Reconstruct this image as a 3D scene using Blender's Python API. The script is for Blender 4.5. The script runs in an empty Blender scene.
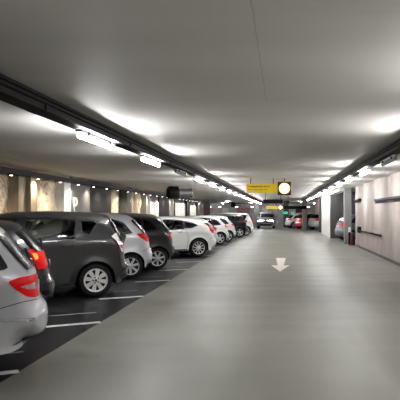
import bpy, bmesh, math, random
import numpy as np
from mathutils import Vector, Matrix
random.seed(7)
SC = bpy.context.scene
COL = SC.collection
PI = math.pi

# ------------------------------------------------------------------ materials
def new_mat(name):
    m = bpy.data.materials.new(name); m.use_nodes = True
    nt = m.node_tree
    return m, nt, nt.nodes['Principled BSDF']

def plain(name, col, rough=0.5, metal=0.0, spec=0.5, coat=0.0, vary=0.06, scale=6.0):
    m, nt, b = new_mat(name)
    tc = nt.nodes.new('ShaderNodeTexCoord')
    nz = nt.nodes.new('ShaderNodeTexNoise'); nz.inputs['Scale'].default_value = scale; nz.inputs['Detail'].default_value = 4
    nt.links.new(tc.outputs['Object'], nz.inputs['Vector'])
    rp = nt.nodes.new('ShaderNodeValToRGB')
    lo = [max(0, c*(1-vary)) for c in col]; hi = [min(1, c*(1+vary)) for c in col]
    rp.color_ramp.elements[0].position = 0.3; rp.color_ramp.elements[1].position = 0.7
    rp.color_ramp.elements[0].color = (*lo, 1); rp.color_ramp.elements[1].color = (*hi, 1)
    nt.links.new(nz.outputs['Fac'], rp.inputs['Fac'])
    nt.links.new(rp.outputs['Color'], b.inputs['Base Color'])
    b.inputs['Roughness'].default_value = rough; b.inputs['Metallic'].default_value = metal
    b.inputs['Specular IOR Level'].default_value = spec
    b.inputs['Coat Weight'].default_value = coat; b.inputs['Coat Roughness'].default_value = 0.06
    return m

def emit(name, col, s):
    m, nt, b = new_mat(name)
    b.inputs['Base Color'].default_value = (*[min(1, c) for c in col], 1)
    b.inputs['Emission Color'].default_value = (*col, 1)
    b.inputs['Emission Strength'].default_value = s
    b.inputs['Roughness'].default_value = 0.4
    return m

def math_node(nt, op, a, b=None):
    n = nt.nodes.new('ShaderNodeMath'); n.operation = op
    for i, v in enumerate((a, b)):
        if v is None: continue
        if isinstance(v, (int, float)): n.inputs[i].default_value = v
        else: nt.links.new(v, n.inputs[i])
    return n.outputs[0]

def noise(nt, vec, scale, detail=4, rough=0.55):
    n = nt.nodes.new('ShaderNodeTexNoise')
    n.inputs['Scale'].default_value = scale; n.inputs['Detail'].default_value = detail; n.inputs['Roughness'].default_value = rough
    nt.links.new(vec, n.inputs['Vector']); return n.outputs['Fac']

def ramp(nt, fac, stops):
    r = nt.nodes.new('ShaderNodeValToRGB')
    cr = r.color_ramp
    while len(cr.elements) < len(stops): cr.elements.new(0.5)
    for e, (p, c) in zip(cr.elements, stops):
        e.position = p; e.color = (*c, 1) if len(c) == 3 else c
    nt.links.new(fac, r.inputs['Fac']); return r.outputs['Color']

def mapping(nt, scale):
    tc = nt.nodes.new('ShaderNodeTexCoord'); mp = nt.nodes.new('ShaderNodeMapping')
    mp.inputs['Scale'].default_value = scale
    nt.links.new(tc.outputs['Object'], mp.inputs['Vector']); return mp.outputs['Vector']

def bump(nt, b, h, strength, dist=0.02):
    n = nt.nodes.new('ShaderNodeBump'); n.inputs['Strength'].default_value = strength; n.inputs['Distance'].default_value = dist
    nt.links.new(h, n.inputs['Height']); nt.links.new(n.outputs['Normal'], b.inputs['Normal'])

def mat_aisle():
    m, nt, b = new_mat('painted_aisle')
    v = mapping(nt, (1, 1, 1)); vs = mapping(nt, (0.25, 1.6, 1)); vt = mapping(nt, (1.2, 0.12, 1))
    n1 = noise(nt, vs, 1.2, 5); n2 = noise(nt, v, 0.5, 3); n3 = noise(nt, vt, 1.0, 3); n4 = noise(nt, v, 2.3, 3, 0.7)
    mix = math_node(nt, 'MULTIPLY', math_node(nt, 'ADD', math_node(nt, 'ADD', n1, n2), n3), 0.333)
    c = ramp(nt, mix, [(0.34, (0.185, 0.187, 0.160)), (0.66, (0.305, 0.305, 0.268))])
    # small dark stains
    sp = ramp(nt, noise(nt, v, 11.0, 1, 0.4), [(0.83, (1, 1, 1)), (0.85, (0.35, 0.35, 0.35))])
    mx = nt.nodes.new('ShaderNodeMix'); mx.data_type = 'RGBA'; mx.blend_type = 'MULTIPLY'; mx.inputs['Factor'].default_value = 1
    nt.links.new(c, mx.inputs[6]); nt.links.new(sp, mx.inputs[7])
    nt.links.new(mx.outputs[2], b.inputs['Base Color'])
    r = ramp(nt, n1, [(0.3, (0.33, 0.33, 0.33)), (0.7, (0.50, 0.50, 0.50))])
    nt.links.new(r, b.inputs['Roughness'])
    b.inputs['Specular IOR Level'].default_value = 0.45
    bump(nt, b, noise(nt, mapping(nt, (0.5, 1.4, 1)), 1.2, 3), 0.05, 0.02)
    return m

def mat_bays():
    m, nt, b = new_mat('dark_bay_coating')
    v = mapping(nt, (1, 1, 1))
    n1 = noise(nt, v, 0.9, 5); n2 = noise(nt, v, 40, 2)
    mix = math_node(nt, 'ADD', math_node(nt, 'MULTIPLY', n1, 0.8), math_node(nt, 'MULTIPLY', n2, 0.2))
    nt.links.new(ramp(nt, mix, [(0.35, (0.014, 0.014, 0.017)), (0.7, (0.034, 0.034, 0.039))]), b.inputs['Base Color'])
    b.inputs['Roughness'].default_value = 0.38
    bump(nt, b, n2, 0.15, 0.01)
    return m

def mat_ceiling():
    m, nt, b = new_mat('painted_ceiling')
    v = mapping(nt, (1, 1, 1))
    n1 = noise(nt, v, 0.35, 4); n2 = noise(nt, mapping(nt, (0.35, 2.0, 1)), 0.8, 3)
    mix = math_node(nt, 'MULTIPLY', math_node(nt, 'ADD', n1, n2), 0.5)
    c = ramp(nt, mix, [(0.3, (0.57, 0.555, 0.53)), (0.7, (0.65, 0.635, 0.61))])
    tc = nt.nodes.new('ShaderNodeTexCoord'); sp = nt.nodes.new('ShaderNodeSeparateXYZ')
    nt.links.new(tc.outputs['Object'], sp.inputs[0])
    X, Y = sp.outputs[0], sp.outputs[1]
    wob = math_node(nt, 'MULTIPLY', math_node(nt, 'SUBTRACT', noise(nt, v, 6, 2), 0.5), 0.02)
    l1 = math_node(nt, 'LESS_THAN', math_node(nt, 'ABSOLUTE', math_node(nt, 'ADD', math_node(nt, 'ADD', X, 0.18), wob)), 0.004)
    l1 = math_node(nt, 'MULTIPLY', l1, math_node(nt, 'LESS_THAN', Y, 6.4))
    yy = math_node(nt, 'ABSOLUTE', math_node(nt, 'SUBTRACT', math_node(nt, 'MODULO', math_node(nt, 'ADD', Y, 20.04), 2.05), 1.02))
    l2 = math_node(nt, 'MULTIPLY', math_node(nt, 'LESS_THAN', yy, 0.006), math_node(nt, 'GREATER_THAN', X, 0.45))
    lines = math_node(nt, 'MAXIMUM', l1, math_node(nt, 'MULTIPLY', l2, 0.35))
    mx = nt.nodes.new('ShaderNodeMix'); mx.data_type = 'RGBA'
    nt.links.new(math_node(nt, 'MULTIPLY', lines, 0.28), mx.inputs['Factor'])
    nt.links.new(c, mx.inputs[6]); mx.inputs[7].default_value = (0.12, 0.115, 0.11, 1)
    nt.links.new(mx.outputs[2], b.inputs['Base Color'])
    b.inputs['Roughness'].default_value = 0.6; b.inputs['Specular IOR Level'].default_value = 0.25
    bump(nt, b, n1, 0.05, 0.05)
    return m

def mat_rock():
    m, nt, b = new_mat('rough_rock')
    v = mapping(nt, (1, 1, 1))
    n1 = noise(nt, v, 1.1, 6, 0.6); n2 = noise(nt, v, 9, 5, 0.7)
    mix = math_node(nt, 'ADD', math_node(nt, 'MULTIPLY', n1, 0.55), math_node(nt, 'MULTIPLY', n2, 0.45))
    nt.links.new(ramp(nt, mix, [(0.38, (0.05, 0.035, 0.02)), (0.45, (0.36, 0.29, 0.19)), (0.53, (0.62, 0.54, 0.42)), (0.7, (0.78, 0.71, 0.60))]), b.inputs['Base Color'])
    b.inputs['Roughness'].default_value = 0.9
    bump(nt, b, mix, 0.9, 0.12)
    return m

def mat_conc(name, a, c2, streak=True, rough=0.75):
    m, nt, b = new_mat(name)
    v = mapping(nt, (1, 1, 1)); vz = mapping(nt, (2.2, 2.2, 0.15))
    mix = math_node(nt, 'MULTIPLY', math_node(nt, 'ADD', noise(nt, v, 1.6, 6, 0.62), noise(nt, vz, 1.3, 4)), 0.5)
    nt.links.new(ramp(nt, mix, [(0.32, a), (0.66, c2)]), b.inputs['Base Color'])
    b.inputs['Roughness'].default_value = rough
    bump(nt, b, noise(nt, v, 14, 4), 0.12, 0.02)
    return m

M = dict(
    aisle=mat_aisle(), bays=mat_bays(), ceiling=mat_ceiling(), rock=mat_rock(),
    wallr=mat_conc('stained_white_wall', (0.22, 0.185, 0.168), (0.36, 0.318, 0.296)),
    white_conc=mat_conc('white_painted_concrete', (0.62, 0.60, 0.58), (0.80, 0.78, 0.76)),
    grey_conc=mat_conc('grey_concrete', (0.22, 0.22, 0.215), (0.34, 0.34, 0.33)),
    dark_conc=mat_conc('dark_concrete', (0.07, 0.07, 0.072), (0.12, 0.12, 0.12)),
    back_conc=mat_conc('pale_grey_concrete', (0.34, 0.33, 0.33), (0.52, 0.50, 0.50)),
    brown_conc=mat_conc('brown_concrete', (0.20, 0.16, 0.11), (0.40, 0.33, 0.24)),
    panel=plain('grey_panel', (0.10, 0.10, 0.10), 0.6),
    light_panel=plain('pale_panel', (0.62, 0.61, 0.60), 0.6),
    black=plain('black_metal', (0.014, 0.013, 0.013), 0.6, 0.0, 0.18),
    tray=plain('dark_tray_metal', (0.016, 0.015, 0.015), 0.55, 0.0, 0.18),
    steel=plain('galvanised_steel', (0.20, 0.20, 0.205), 0.5, 0.4),
    housing=plain('lamp_housing', (0.42, 0.43, 0.45), 0.4),
    lit=emit('lit_tube', (0.96, 0.97, 1.0), 44.0),
    lit_far=emit('lit_far_lamp', (1.0, 0.97, 0.95), 6.0),
    unlit=plain('frosted_cover', (0.26, 0.265, 0.275), 0.5),
    spot_lit=emit('spot_lens', (1.0, 0.93, 0.80), 10.0),
    paint_line=plain('white_line_paint', (0.80, 0.80, 0.78), 0.5, vary=0.15, scale=12),
    paint_worn=plain('worn_line_paint', (0.46, 0.46, 0.45), 0.5, vary=0.3, scale=14),
    arrow=plain('arrow_paint', (0.86, 0.80, 0.76), 0.45, vary=0.08),
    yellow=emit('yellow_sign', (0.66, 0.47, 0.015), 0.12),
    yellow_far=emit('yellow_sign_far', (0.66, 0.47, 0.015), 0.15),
    ink=plain('dark_ink', (0.06, 0.05, 0.02), 0.6),
    maroon=plain('maroon_frame', (0.07, 0.02, 0.018), 0.5),
    pink=plain('dusty_pink_board', (0.45, 0.22, 0.22), 0.6),
    disc=emit('lit_disc', (1.0, 0.86, 0.50), 2.0),
    ring=emit('yellow_ring', (1.0, 0.74, 0.25), 1.2),
    redlamp=emit('red_lamp', (1.0, 0.12, 0.10), 3.0),
    green=emit('green_exit', (0.12, 0.85, 0.45), 0.4),
    # cars
    p_silver=plain('silver_paint', (0.50, 0.51, 0.53), 0.38, 0.25, coat=0.6, vary=0.01),
    p_charcoal=plain('charcoal_paint', (0.060, 0.060, 0.062), 0.26, 0.45, coat=0.9, vary=0.01),
    p_darkgrey=plain('dark_grey_paint', (0.045, 0.046, 0.050), 0.30, 0.4, coat=0.9, vary=0.01),
    p_black=plain('black_paint', (0.020, 0.020, 0.023), 0.25, 0.2, coat=1.0, vary=0.01),
    p_pearl=plain('pearl_white_paint', (0.70, 0.71, 0.74), 0.30, 0.25, coat=0.8, vary=0.01),
    p_white=plain('white_paint', (0.78, 0.79, 0.79), 0.30, 0.05, coat=0.8, vary=0.01),
    p_grey=plain('grey_paint', (0.20, 0.205, 0.22), 0.40, 0.3, coat=0.3, vary=0.01),
    p_red=plain('red_paint', (0.55, 0.06, 0.07), 0.30, 0.1, coat=0.8, vary=0.01),
    glass=plain('tinted_glass', (0.012, 0.014, 0.016), 0.16, 0.0, 0.35, vary=0.01),
    glass_green=plain('green_tinted_glass', (0.020, 0.030, 0.026), 0.06, 0.0, 0.7, vary=0.01),
    windscreen_glass=plain('windscreen_glass', (0.012, 0.013, 0.015), 0.22, 0.0, 0.22, vary=0.01),
    rubber=plain('tyre_rubber', (0.014, 0.014, 0.015), 0.75),
    under=plain('car_underside', (0.008, 0.008, 0.008), 0.9),
    alloy=plain('alloy_silver', (0.62, 0.63, 0.65), 0.30, 0.55, vary=0.02),
    hubcap=plain('silver_hubcap', (0.74, 0.74, 0.74), 0.35, 0.25, vary=0.02),
    rimdark=plain('rim_shadow', (0.015, 0.015, 0.016), 0.6),
    grey_lens=plain('grey_lens', (0.36, 0.30, 0.30), 0.2, 0.1, coat=1.0, vary=0.25, scale=30),
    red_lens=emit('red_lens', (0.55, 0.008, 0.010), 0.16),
    clear_lens=plain('clear_lens', (0.82, 0.78, 0.77), 0.25, 0.0, coat=1.0, vary=0.2, scale=30),
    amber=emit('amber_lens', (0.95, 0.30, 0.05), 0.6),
    head=emit('lit_headlight', (0.95, 0.97, 1.0), 25.0),
    head_off=plain('headlight_glass', (0.55, 0.56, 0.58), 0.12, 0.2, coat=1.0),
    chrome=plain('chrome_strip', (0.75, 0.75, 0.76), 0.18, 0.9),
    trimblack=plain('black_trim', (0.014, 0.014, 0.015), 0.45),
    plate=plain('number_plate', (0.45, 0.45, 0.43), 0.5),
    ext_red=plain('extinguisher_red', (0.10, 0.016, 0.016), 0.35),
    white_box=plain('white_enamel', (0.75, 0.74, 0.73), 0.4),
)

def mat_glass(name, tint, refl):
    m, nt, b = new_mat(name)
    out = nt.nodes['Material Output']; nt.nodes.remove(b)
    tr = nt.nodes.new('ShaderNodeBsdfTransparent'); tr.inputs['Color'].default_value = (*tint, 1)
    gl = nt.nodes.new('ShaderNodeBsdfGlossy'); gl.inputs['Roughness'].default_value = 0.05; gl.inputs['Color'].default_value = (0.9, 0.92, 0.95, 1)
    fr = nt.nodes.new('ShaderNodeFresnel'); fr.inputs['IOR'].default_value = 1.5
    mx = nt.nodes.new('ShaderNodeMixShader')
    nt.links.new(math_node(nt, 'ADD', math_node(nt, 'MULTIPLY', fr.outputs[0], 0.9), refl), mx.inputs[0])
    nt.links.new(tr.outputs[0], mx.inputs[1]); nt.links.new(gl.outputs[0], mx.inputs[2]); nt.links.new(mx.outputs[0], out.inputs['Surface'])
    return m
M['glass_side'] = mat_glass('side_glass', (0.34, 0.36, 0.37), 0.02)
M['glass_side_green'] = mat_glass('green_side_glass', (0.50, 0.56, 0.51), 0.02)
M['cabin'] = plain('dark_cabin', (0.02, 0.02, 0.022), 0.8)
M['seat'] = plain('seat_fabric', (0.045, 0.045, 0.048), 0.85)

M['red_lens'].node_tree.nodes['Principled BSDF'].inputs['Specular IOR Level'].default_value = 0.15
# ------------------------------------------------------------------ mesh helpers
class MB:
    def __init__(s): s.v = []; s.f = []
    def add(s, v, f):
        k = len(s.v); s.v += [tuple(p) for p in v]; s.f += [tuple(i+k for i in q) for q in f]; return s
    def box(s, lo, hi, mtx=None):
        (a, b, c), (d, e, g) = lo, hi
        v = [(a,b,c),(d,b,c),(d,e,c),(a,e,c),(a,b,g),(d,b,g),(d,e,g),(a,e,g)]
        if mtx: v = [tuple(mtx @ Vector(p)) for p in v]
        return s.add(v, [(3,2,1,0),(4,5,6,7),(0,1,5,4),(1,2,6,5),(2,3,7,6),(3,0,4,7)])
    def tube(s, p, q, r, n=12, r2=None):
        p, q = Vector(p), Vector(q); d = (q-p).normalized(); r2 = r if r2 is None else r2
        a = d.orthogonal().normalized(); b = d.cross(a)
        v = [p + (a*math.cos(2*PI*i/n)+b*math.sin(2*PI*i/n))*r for i in range(n)] + [q + (a*math.cos(2*PI*i/n)+b*math.sin(2*PI*i/n))*r2 for i in range(n)]
        f = [(i, (i+1) % n, n+(i+1) % n, n+i) for i in range(n)] + [tuple(range(n-1, -1, -1)), tuple(range(n, 2*n))]
        return s.add(v, f)
    def lathe_y(s, prof, c=(0,0,0), n=32):
        # prof: list of (radius, y); revolve about the Y axis
        m = len(prof); v = []
        for i in range(n):
            t = 2*PI*i/n
            for r, y in prof: v.append((c[0]+r*math.cos(t), c[1]+y, c[2]+r*math.sin(t)))
        f = [(i*m+j, ((i+1) % n)*m+j, ((i+1) % n)*m+j+1, i*m+j+1) for i in range(n) for j in range(m-1)]
        return s.add(v, f)
    def prism(s, poly, axis, a, b):
        # poly: 2D points; axis 'x','y','z' extrude from a to b
        n = len(poly)
        def P(p, t): return {'x': (t, p[0], p[1]), 'y': (p[0], t, p[1]), 'z': (p[0], p[1], t)}[axis]
        v = [P(p, a) for p in poly] + [P(p, b) for p in poly]
        f = [(i, (i+1) % n, n+(i+1) % n, n+i) for i in range(n)] + [tuple(range(n-1, -1, -1)), tuple(range(n, 2*n))]
        return s.add(v, f)
    def build(s, name, mat, parent=None, smooth=False, bevel=0.0):
        me = bpy.data.meshes.new(name); me.from_pydata(s.v, [], s.f); me.validate()
        bm = bmesh.new(); bm.from_mesh(me)
        if bevel > 0:
            bmesh.ops.bevel(bm, geom=bm.edges[:], offset=bevel, segments=2, affect='EDGES', profile=0.6)
        bmesh.ops.recalc_face_normals(bm, faces=bm.faces)
        bm.to_mesh(me); bm.free()
        if smooth:
            me.polygons.foreach_set('use_smooth', [True]*len(me.polygons))
        me.materials.append(mat)
        o = bpy.data.objects.new(name, me); COL.objects.link(o)
        if parent: o.parent = parent
        return o

def tag(o, label, cat, group=None):
    o['label'] = label; o['category'] = cat
    if group: o['group'] = group
    return o
def thing(name, label, cat, loc=(0,0,0), rz=0, group=None):
    o = bpy.data.objects.new(name, None); COL.objects.link(o)
    o.location = loc; o.rotation_euler = (0, 0, rz); o.empty_display_size = 0.2
    return tag(o, label, cat, group)
def struct(o): o['kind'] = 'structure'; return o
def copy_tree(root, loc, label):
    r = root.copy(); COL.objects.link(r); r.location = loc; r['label'] = label
    for ch in list(root.children):
        c = ch.copy(); COL.objects.link(c); c.parent = r
        for g in list(ch.children):
            d = g.copy(); COL.objects.link(d); d.parent = c
    return r
ORD = ['nearest', 'second', 'third', 'fourth', 'fifth', 'sixth', 'seventh', 'eighth', 'ninth', 'tenth', 'eleventh', 'twelfth', 'thirteenth', 'fourteenth',
       'fifteenth', 'sixteenth', 'seventeenth', 'eighteenth', 'nineteenth', 'twentieth', 'twenty-first', 'twenty-second', 'twenty-third', 'twenty-fourth', 'twenty-fifth', 'twenty-sixth', 'twenty-seventh', 'twenty-eighth', 'twenty-ninth', 'thirtieth']

# ------------------------------------------------------------------ the setting
ZC = 2.80                     # ceiling height
XE = -2.65                    # edge between aisle and bays
TH = math.radians(28)         # the bays slant: cars nose in to the left and towards the camera
Y0, Y1 = -5.0, 84.0
def wl(y): return -7.45 - 0.022*(y-12)    # face of the left wall

fl = struct(MB().add([(XE,Y0,0),(3.6,Y0,0),(3.6,Y1,0),(XE,Y1,0)], [(0,1,2,3)]).build('floor', M['aisle']))
fb = struct(MB().add([(-32,Y0,0),(XE,Y0,0),(XE,Y1,0),(-32,Y1,0)], [(0,1,2,3)]).build('floor', M['bays']))
fr = struct(MB().add([(3.6,Y0,0),(14,Y0,0),(14,Y1,0),(3.6,Y1,0)], [(0,1,2,3)]).build('floor', M['aisle']))
struct(MB().box((-32,Y0,ZC),(14,Y1,ZC+0.3)).build('ceiling', M['ceiling']))
struct(MB().box((-32,Y1,0),(14,Y1+0.3,ZC)).build('wall_back', M['back_conc']))
struct(MB().box((-32,Y0-0.3,0),(14,Y0,ZC)).build('wall_front', M['grey_conc']))
struct(MB().box((-32.3,Y0,0),(-32,Y1,ZC)).build('wall_far_left', M['grey_conc']))

# bay markings: a thick stub reaching the aisle edge, a thin worn line set further in
cth, sth = math.cos(TH), math.sin(TH)
def strip(mb, x, y, length, w, inset=0.0):
    # starts at the edge point (x,y) and runs into the bay
    dx, dy = -cth, -sth; nx, ny = sth, -cth
    p0 = (x+dx*inset, y+dy*inset); p1 = (x+dx*(inset+length), y+dy*(inset+length))
    v = [(p0[0]+nx*w/2, p0[1]+ny*w/2, 0.003), (p0[0]-nx*w/2, p0[1]-ny*w/2, 0.003), (p1[0]-nx*w/2, p1[1]-ny*w/2, 0.003), (p1[0]+nx*w/2, p1[1]+ny*w/2, 0.003)]
    mb.add(v, [(0,1,2,3)])
for k in range(-2, 18):
    y = 5.92 + 2.64*k
    a = MB(); strip(a, XE, y, 0.82, 0.145); a.build('bay_line', M['paint_line'], fb)
    a = MB(); strip(a, XE, y+1.0, 4.2, 0.06, 0.36); a.build('bay_line', M['paint_worn'], fb)
# arrow pointing at the camera
MB().add([(-0.24,20.5,0.003),(0.10,20.5,0.003),(0.02,17.7,0.003),(0.20,17.7,0.003),(-0.08,15.8,0.003),(-0.36,17.7,0.003),(-0.16,17.7,0.003)],
         [(0,1,2,6),(5,4,3),(6,2,3,5)][:1] + [(5,6,2,3,4)]).build('direction_arrow', M['arrow'], fl)

# right wall with ledges, a low pipe rail and a dark baseboard
XR = 3.45
struct(MB().box((XR,Y0,0),(XR+0.35,27.8,ZC)).build('wall_right', M['wallr']))
struct(MB().box((XR-0.02,Y0,0),(XR-0.001,27.8,0.09)).build('baseboard_right', M['dark_conc']))
struct(MB().box((XR,27.8,0),(14,28.1,ZC)).build('wall_right_end', M['grey_conc']))
struct(MB().box((2.87,36.0,0),(3.25,44.0,ZC)).build('wall_right_far', M['white_conc']))
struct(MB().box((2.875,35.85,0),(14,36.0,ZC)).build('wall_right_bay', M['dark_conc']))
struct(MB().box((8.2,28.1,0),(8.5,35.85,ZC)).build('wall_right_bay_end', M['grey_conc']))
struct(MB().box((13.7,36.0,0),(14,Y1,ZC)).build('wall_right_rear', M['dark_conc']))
# shallow beam over the right bays
struct(MB().box((2.87,29.9,2.66),(3.3,35.85,ZC)).build('trim_1', M['white_conc']))

def ledge(y0, y1, z, label):
    t = thing('wall_ledge', label, 'ledge', (XR, (y0+y1)/2, z))
    h = (y1-y0)/2
    MB().prism([(-0.12,0.05),(-0.12,-0.02),(-0.002,-0.06),(-0.002,0.05)], 'y', -h, h).build('shelf', M['black'], t)
    n = int((y1-y0)/0.28)
    for i in range(n):
        y = -h+0.12+i*0.28
        MB().box((-0.10,y,-0.11),(-0.003,y+0.04,-0.035)).build('bracket', M['dark_conc'], t)
ledge(13.2, 21.6, 2.02, 'long dark ledge with short brackets high on the right wall')
ledge(26.0, 27.7, 2.14, 'short dark ledge high on the far end of the right wall')
t = thing('pipe_rail', 'dark horizontal pipe rail low on the right wall', 'rail', (XR, 23.4, 0.78))
MB().tube((-0.07,-3.0,0),(-0.07,3.0,0),0.03).build('pipe', M['black'], t, True)
MB().box((-0.14,2.6,-0.09),(-0.002,3.05,0.17)).build('box', M['black'], t, bevel=0.01)
for y in (-2.7,-0.9,0.9): MB().box((-0.08,y,-0.03),(-0.002,y+0.05,0.03)).build('bracket', M['black'], t)

# ------------------------------------------------------------------ left wall of lit rock, pilasters, panels
def wall_strip(y0, y1):
    n = max(2, int((y1-y0)/0.35)); m = 10; v = []; f = []
    rnd = random.Random(3)
    for i in range(n+1):
        for j in range(m+1):
            y = y0+(y1-y0)*i/n; z = ZC*j/m
            v.append((wl(y)-0.12+rnd.uniform(-0.09, 0.06), y, z))
    f = [(i*(m+1)+j, (i+1)*(m+1)+j, (i+1)*(m+1)+j+1, i*(m+1)+j+1) for i in range(n) for j in range(m)]
    return MB().add(v, f)
YL = 58.0
struct(wall_strip(Y0, YL).build('wall_left', M['rock'], smooth=True))
struct(MB().box((-32,YL,0),(wl(YL)-0.1,YL+0.3,ZC)).build('wall_left_end', M['grey_conc']))
ntrim = 2
def pilaster(y0, y1, mat, depth=0.22, z1=ZC, z0=0.0):
    global ntrim
    x = wl((y0+y1)/2)
    o = struct(MB().box((x-0.25,y0,z0),(x+depth,y1,z1)).build('trim_%d' % ntrim, M[mat])); ntrim += 1
    return o
pilaster(-5, 10, 'panel', 0.1)
pilaster(16.5, 17.15, 'brown_conc', 0.16); pilaster(17.0, 17.45, 'brown_conc', 0.30)
pilaster(20.25, 20.9, 'light_panel', 0.12)
pilaster(20.9, 22.95, 'panel', 0.16)
pilaster(22.95, 26.2, 'black', 0.10)  # black slab in place of a dark opening, its shade put into the colour
pilaster(28.7, 29.6, 'dark_conc', 0.25); pilaster(29.6, 31.3, 'brown_conc', 0.16)
pilaster(33.4, 34.3, 'grey_conc', 0.2)
pilaster(34.3, 37.3, 'light_panel', 0.12, 2.2); pilaster(34.3, 37.3, 'dark_conc', 0.06)
pilaster(37.3, 40.6, 'black', 0.2); pilaster(40.6, 42.2, 'grey_conc', 0.28)
pilaster(44.6, 49.0, 'light_panel', 0.10, 2.3); pilaster(44.6, 49.0, 'dark_conc', 0.05); pilaster(49.0, 50.6, 'black', 0.3)
pilaster(52.0, 56.0, 'light_panel', 0.12, 2.2); pilaster(52.0, 56.0, 'dark_conc', 0.06); pilaster(56.0, 58, 'dark_conc', 0.35)

# the white letter P on the grey panel
def text_mesh(body, size, name, mat, depth=0.008):
    cu = bpy.data.curves.new(name, 'FONT'); cu.body = body; cu.size = size; cu.extrude = depth; cu.align_x = 'CENTER'
    tmp = bpy.data.objects.new(name, cu); COL.objects.link(tmp)
    bpy.context.view_layer.update()
    dg = bpy.context.evaluated_depsgraph_get()
    me = bpy.data.meshes.new_from_object(tmp.evaluated_get(dg))
    bpy.data.objects.remove(tmp); bpy.data.curves.remove(cu)
    me.name = name; me.materials.clear(); me.materials.append(mat)
    o = bpy.data.objects.new(name, me); COL.objects.link(o); return o
pl = text_mesh('P', 0.85, 'letter_sign', M['light_panel'], 0.02)
pl.rotation_euler = (PI/2, 0, PI/2); pl.location = (wl(21.9)+0.185, 21.25, 1.55)
tag(pl, 'white letter P standing out on the grey panel of the left wall', 'letter')

# rail with little spotlights along the left wall
for a_, b_ in ((8.0, YL),):
    mb = MB(); v = []
    for y in (a_, b_):
        x = wl(y)+0.42
        v += [(x-0.05,y,2.60),(x+0.07,y,2.60),(x+0.07,y,2.74),(x-0.05,y,2.74)]
    mb.add(v, [(0,1,5,4),(1,2,6,5),(2,3,7,6),(3,0,4,7),(3,2,1,0),(4,5,6,7)])
    rr = mb.build('spotlight_rail', M['black']); tag(rr, 'long dark rail along the top of the left wall carrying small spotlights', 'rail')
    for y in (10, 20, 30, 40, 50): MB().tube((wl(y)+0.43, y, 2.73), (wl(y)+0.43, y, ZC), 0.015, 8).build('hanger', M['black'], rr)
def spot_proto():
    t = thing('spotlight', 'x', 'spotlight', (0,0,0), 0, 'spotlights on the left wall rail')
    MB().tube((0,0,0.0),(0,0,0.04),0.038,14,0.03).build('housing', M['black'], t, False)
    MB().tube((0,0,-0.012),(0,0,0.002),0.036,14).build('lens', M['spot_lit'], t, False)
    return t
sp0 = None
sy = 15.4; i = 0
while sy < 57:
    lab = 'tiny lit spotlight on the left wall rail, %s from the camera' % ORD[i]
    loc = (wl(sy)+0.43, sy, 2.56)
    if sp0 is None: sp0 = spot_proto(); sp0.location = loc; sp0['label'] = lab
    else: copy_tree(sp0, loc, lab)
    ld = bpy.data.lights.new('spot_beam', 'SPOT'); ld.energy = 150; ld.color = (1.0, 0.86, 0.66); ld.spot_size = math.radians(150); ld.spot_blend = 1.0; ld.shadow_soft_size = 0.05
    lo = bpy.data.objects.new('spot_beam', ld); COL.objects.link(lo)
    lo.location = (wl(sy)+0.43, sy, 2.53); lo.rotation_euler = (0, math.radians(2), 0)
    sy += 1.8; i += 1

# ------------------------------------------------------------------ cable trays and tube lamps along the aisle
def cable_tray(x, y0, y1, label, side):
    L = y1-y0
    t = thing('ceiling_cable_tray', label, 'cable tray', (x, (y0+y1)/2, 2.65))
    h = L/2
    MB().prism([(-0.09,0),(0.09,0),(0.09,0.149),(-0.09,0.149)], 'y', -h, h).build('tray', M['tray'], t)
    MB().box((-0.10,-h,-0.012),(0.10,h,0.0)).build('lip', M['black'], t)
    MB().tube((0.104*side,-h,0.11),(0.104*side,h,0.11),0.012,8).build('conduit', M['tray'], t, True)
    MB().tube((0.104*side,-h,0.06),(0.104*side,h,0.06),0.010,8).build('cable', M['black'], t, True)
    n = int(L/3.35)
    for i in range(n):
        y = -h+1.0+i*3.35
        MB().box((-0.106,y,-0.013),(0.106,y+0.22,0.05)).build('joint_plate', M['black'], t)
    return t
XLT, XRT = -2.53, 1.98
cable_tray(XLT, Y0, 70, 'dark cable tray running along the ceiling above the parked cars on the left', 1)
cable_tray(XRT, Y0, 50, 'dark cable tray running along the ceiling beside the right wall', -1)

def lamp_proto(lit):
    t = thing('ceiling_lamp', 'x', 'lamp', (0,0,0), 0, 'tube lamps on the ceiling trays')
    hl = 0.76
    MB().prism([(-0.032,-0.03),(0.032,-0.03),(0.045,0.0),(-0.045,0.0)], 'y', -hl, hl).build('housing', M['housing'], t)
    n = 16; r = 0.036
    sec = [(r*math.cos(2*PI*i/n), r*math.sin(2*PI*i/n)) for i in range(n)]
    mb = MB(); v = []; rings = [(-hl, 0.35), (-hl+0.02, 0.8), (-hl+0.06, 1), (hl-0.06, 1), (hl-0.02, 0.8), (hl, 0.35)]
    for y, k in rings:
        for (a, b) in sec: v.append((a*k, y, -0.066+b*k))
    f = [(i*n+j, (i+1)*n+j, (i+1)*n+(j+1) % n, i*n+(j+1) % n) for i in range(len(rings)-1) for j in range(n)]
    f += [tuple(range(n)), tuple((len(rings)-1)*n+j for j in range(n-1, -1, -1))]
    mb.add(v, f).build('diffuser', M['lit'] if lit else M['unlit'], t, True)
    for y in (-0.5, 0.45):
        MB().box((-0.050,y,-0.05),(0.050,y+0.03,-0.001)).build('clip', M['black'], t)
    return t
lampP = {True: None, False: None}
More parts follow.
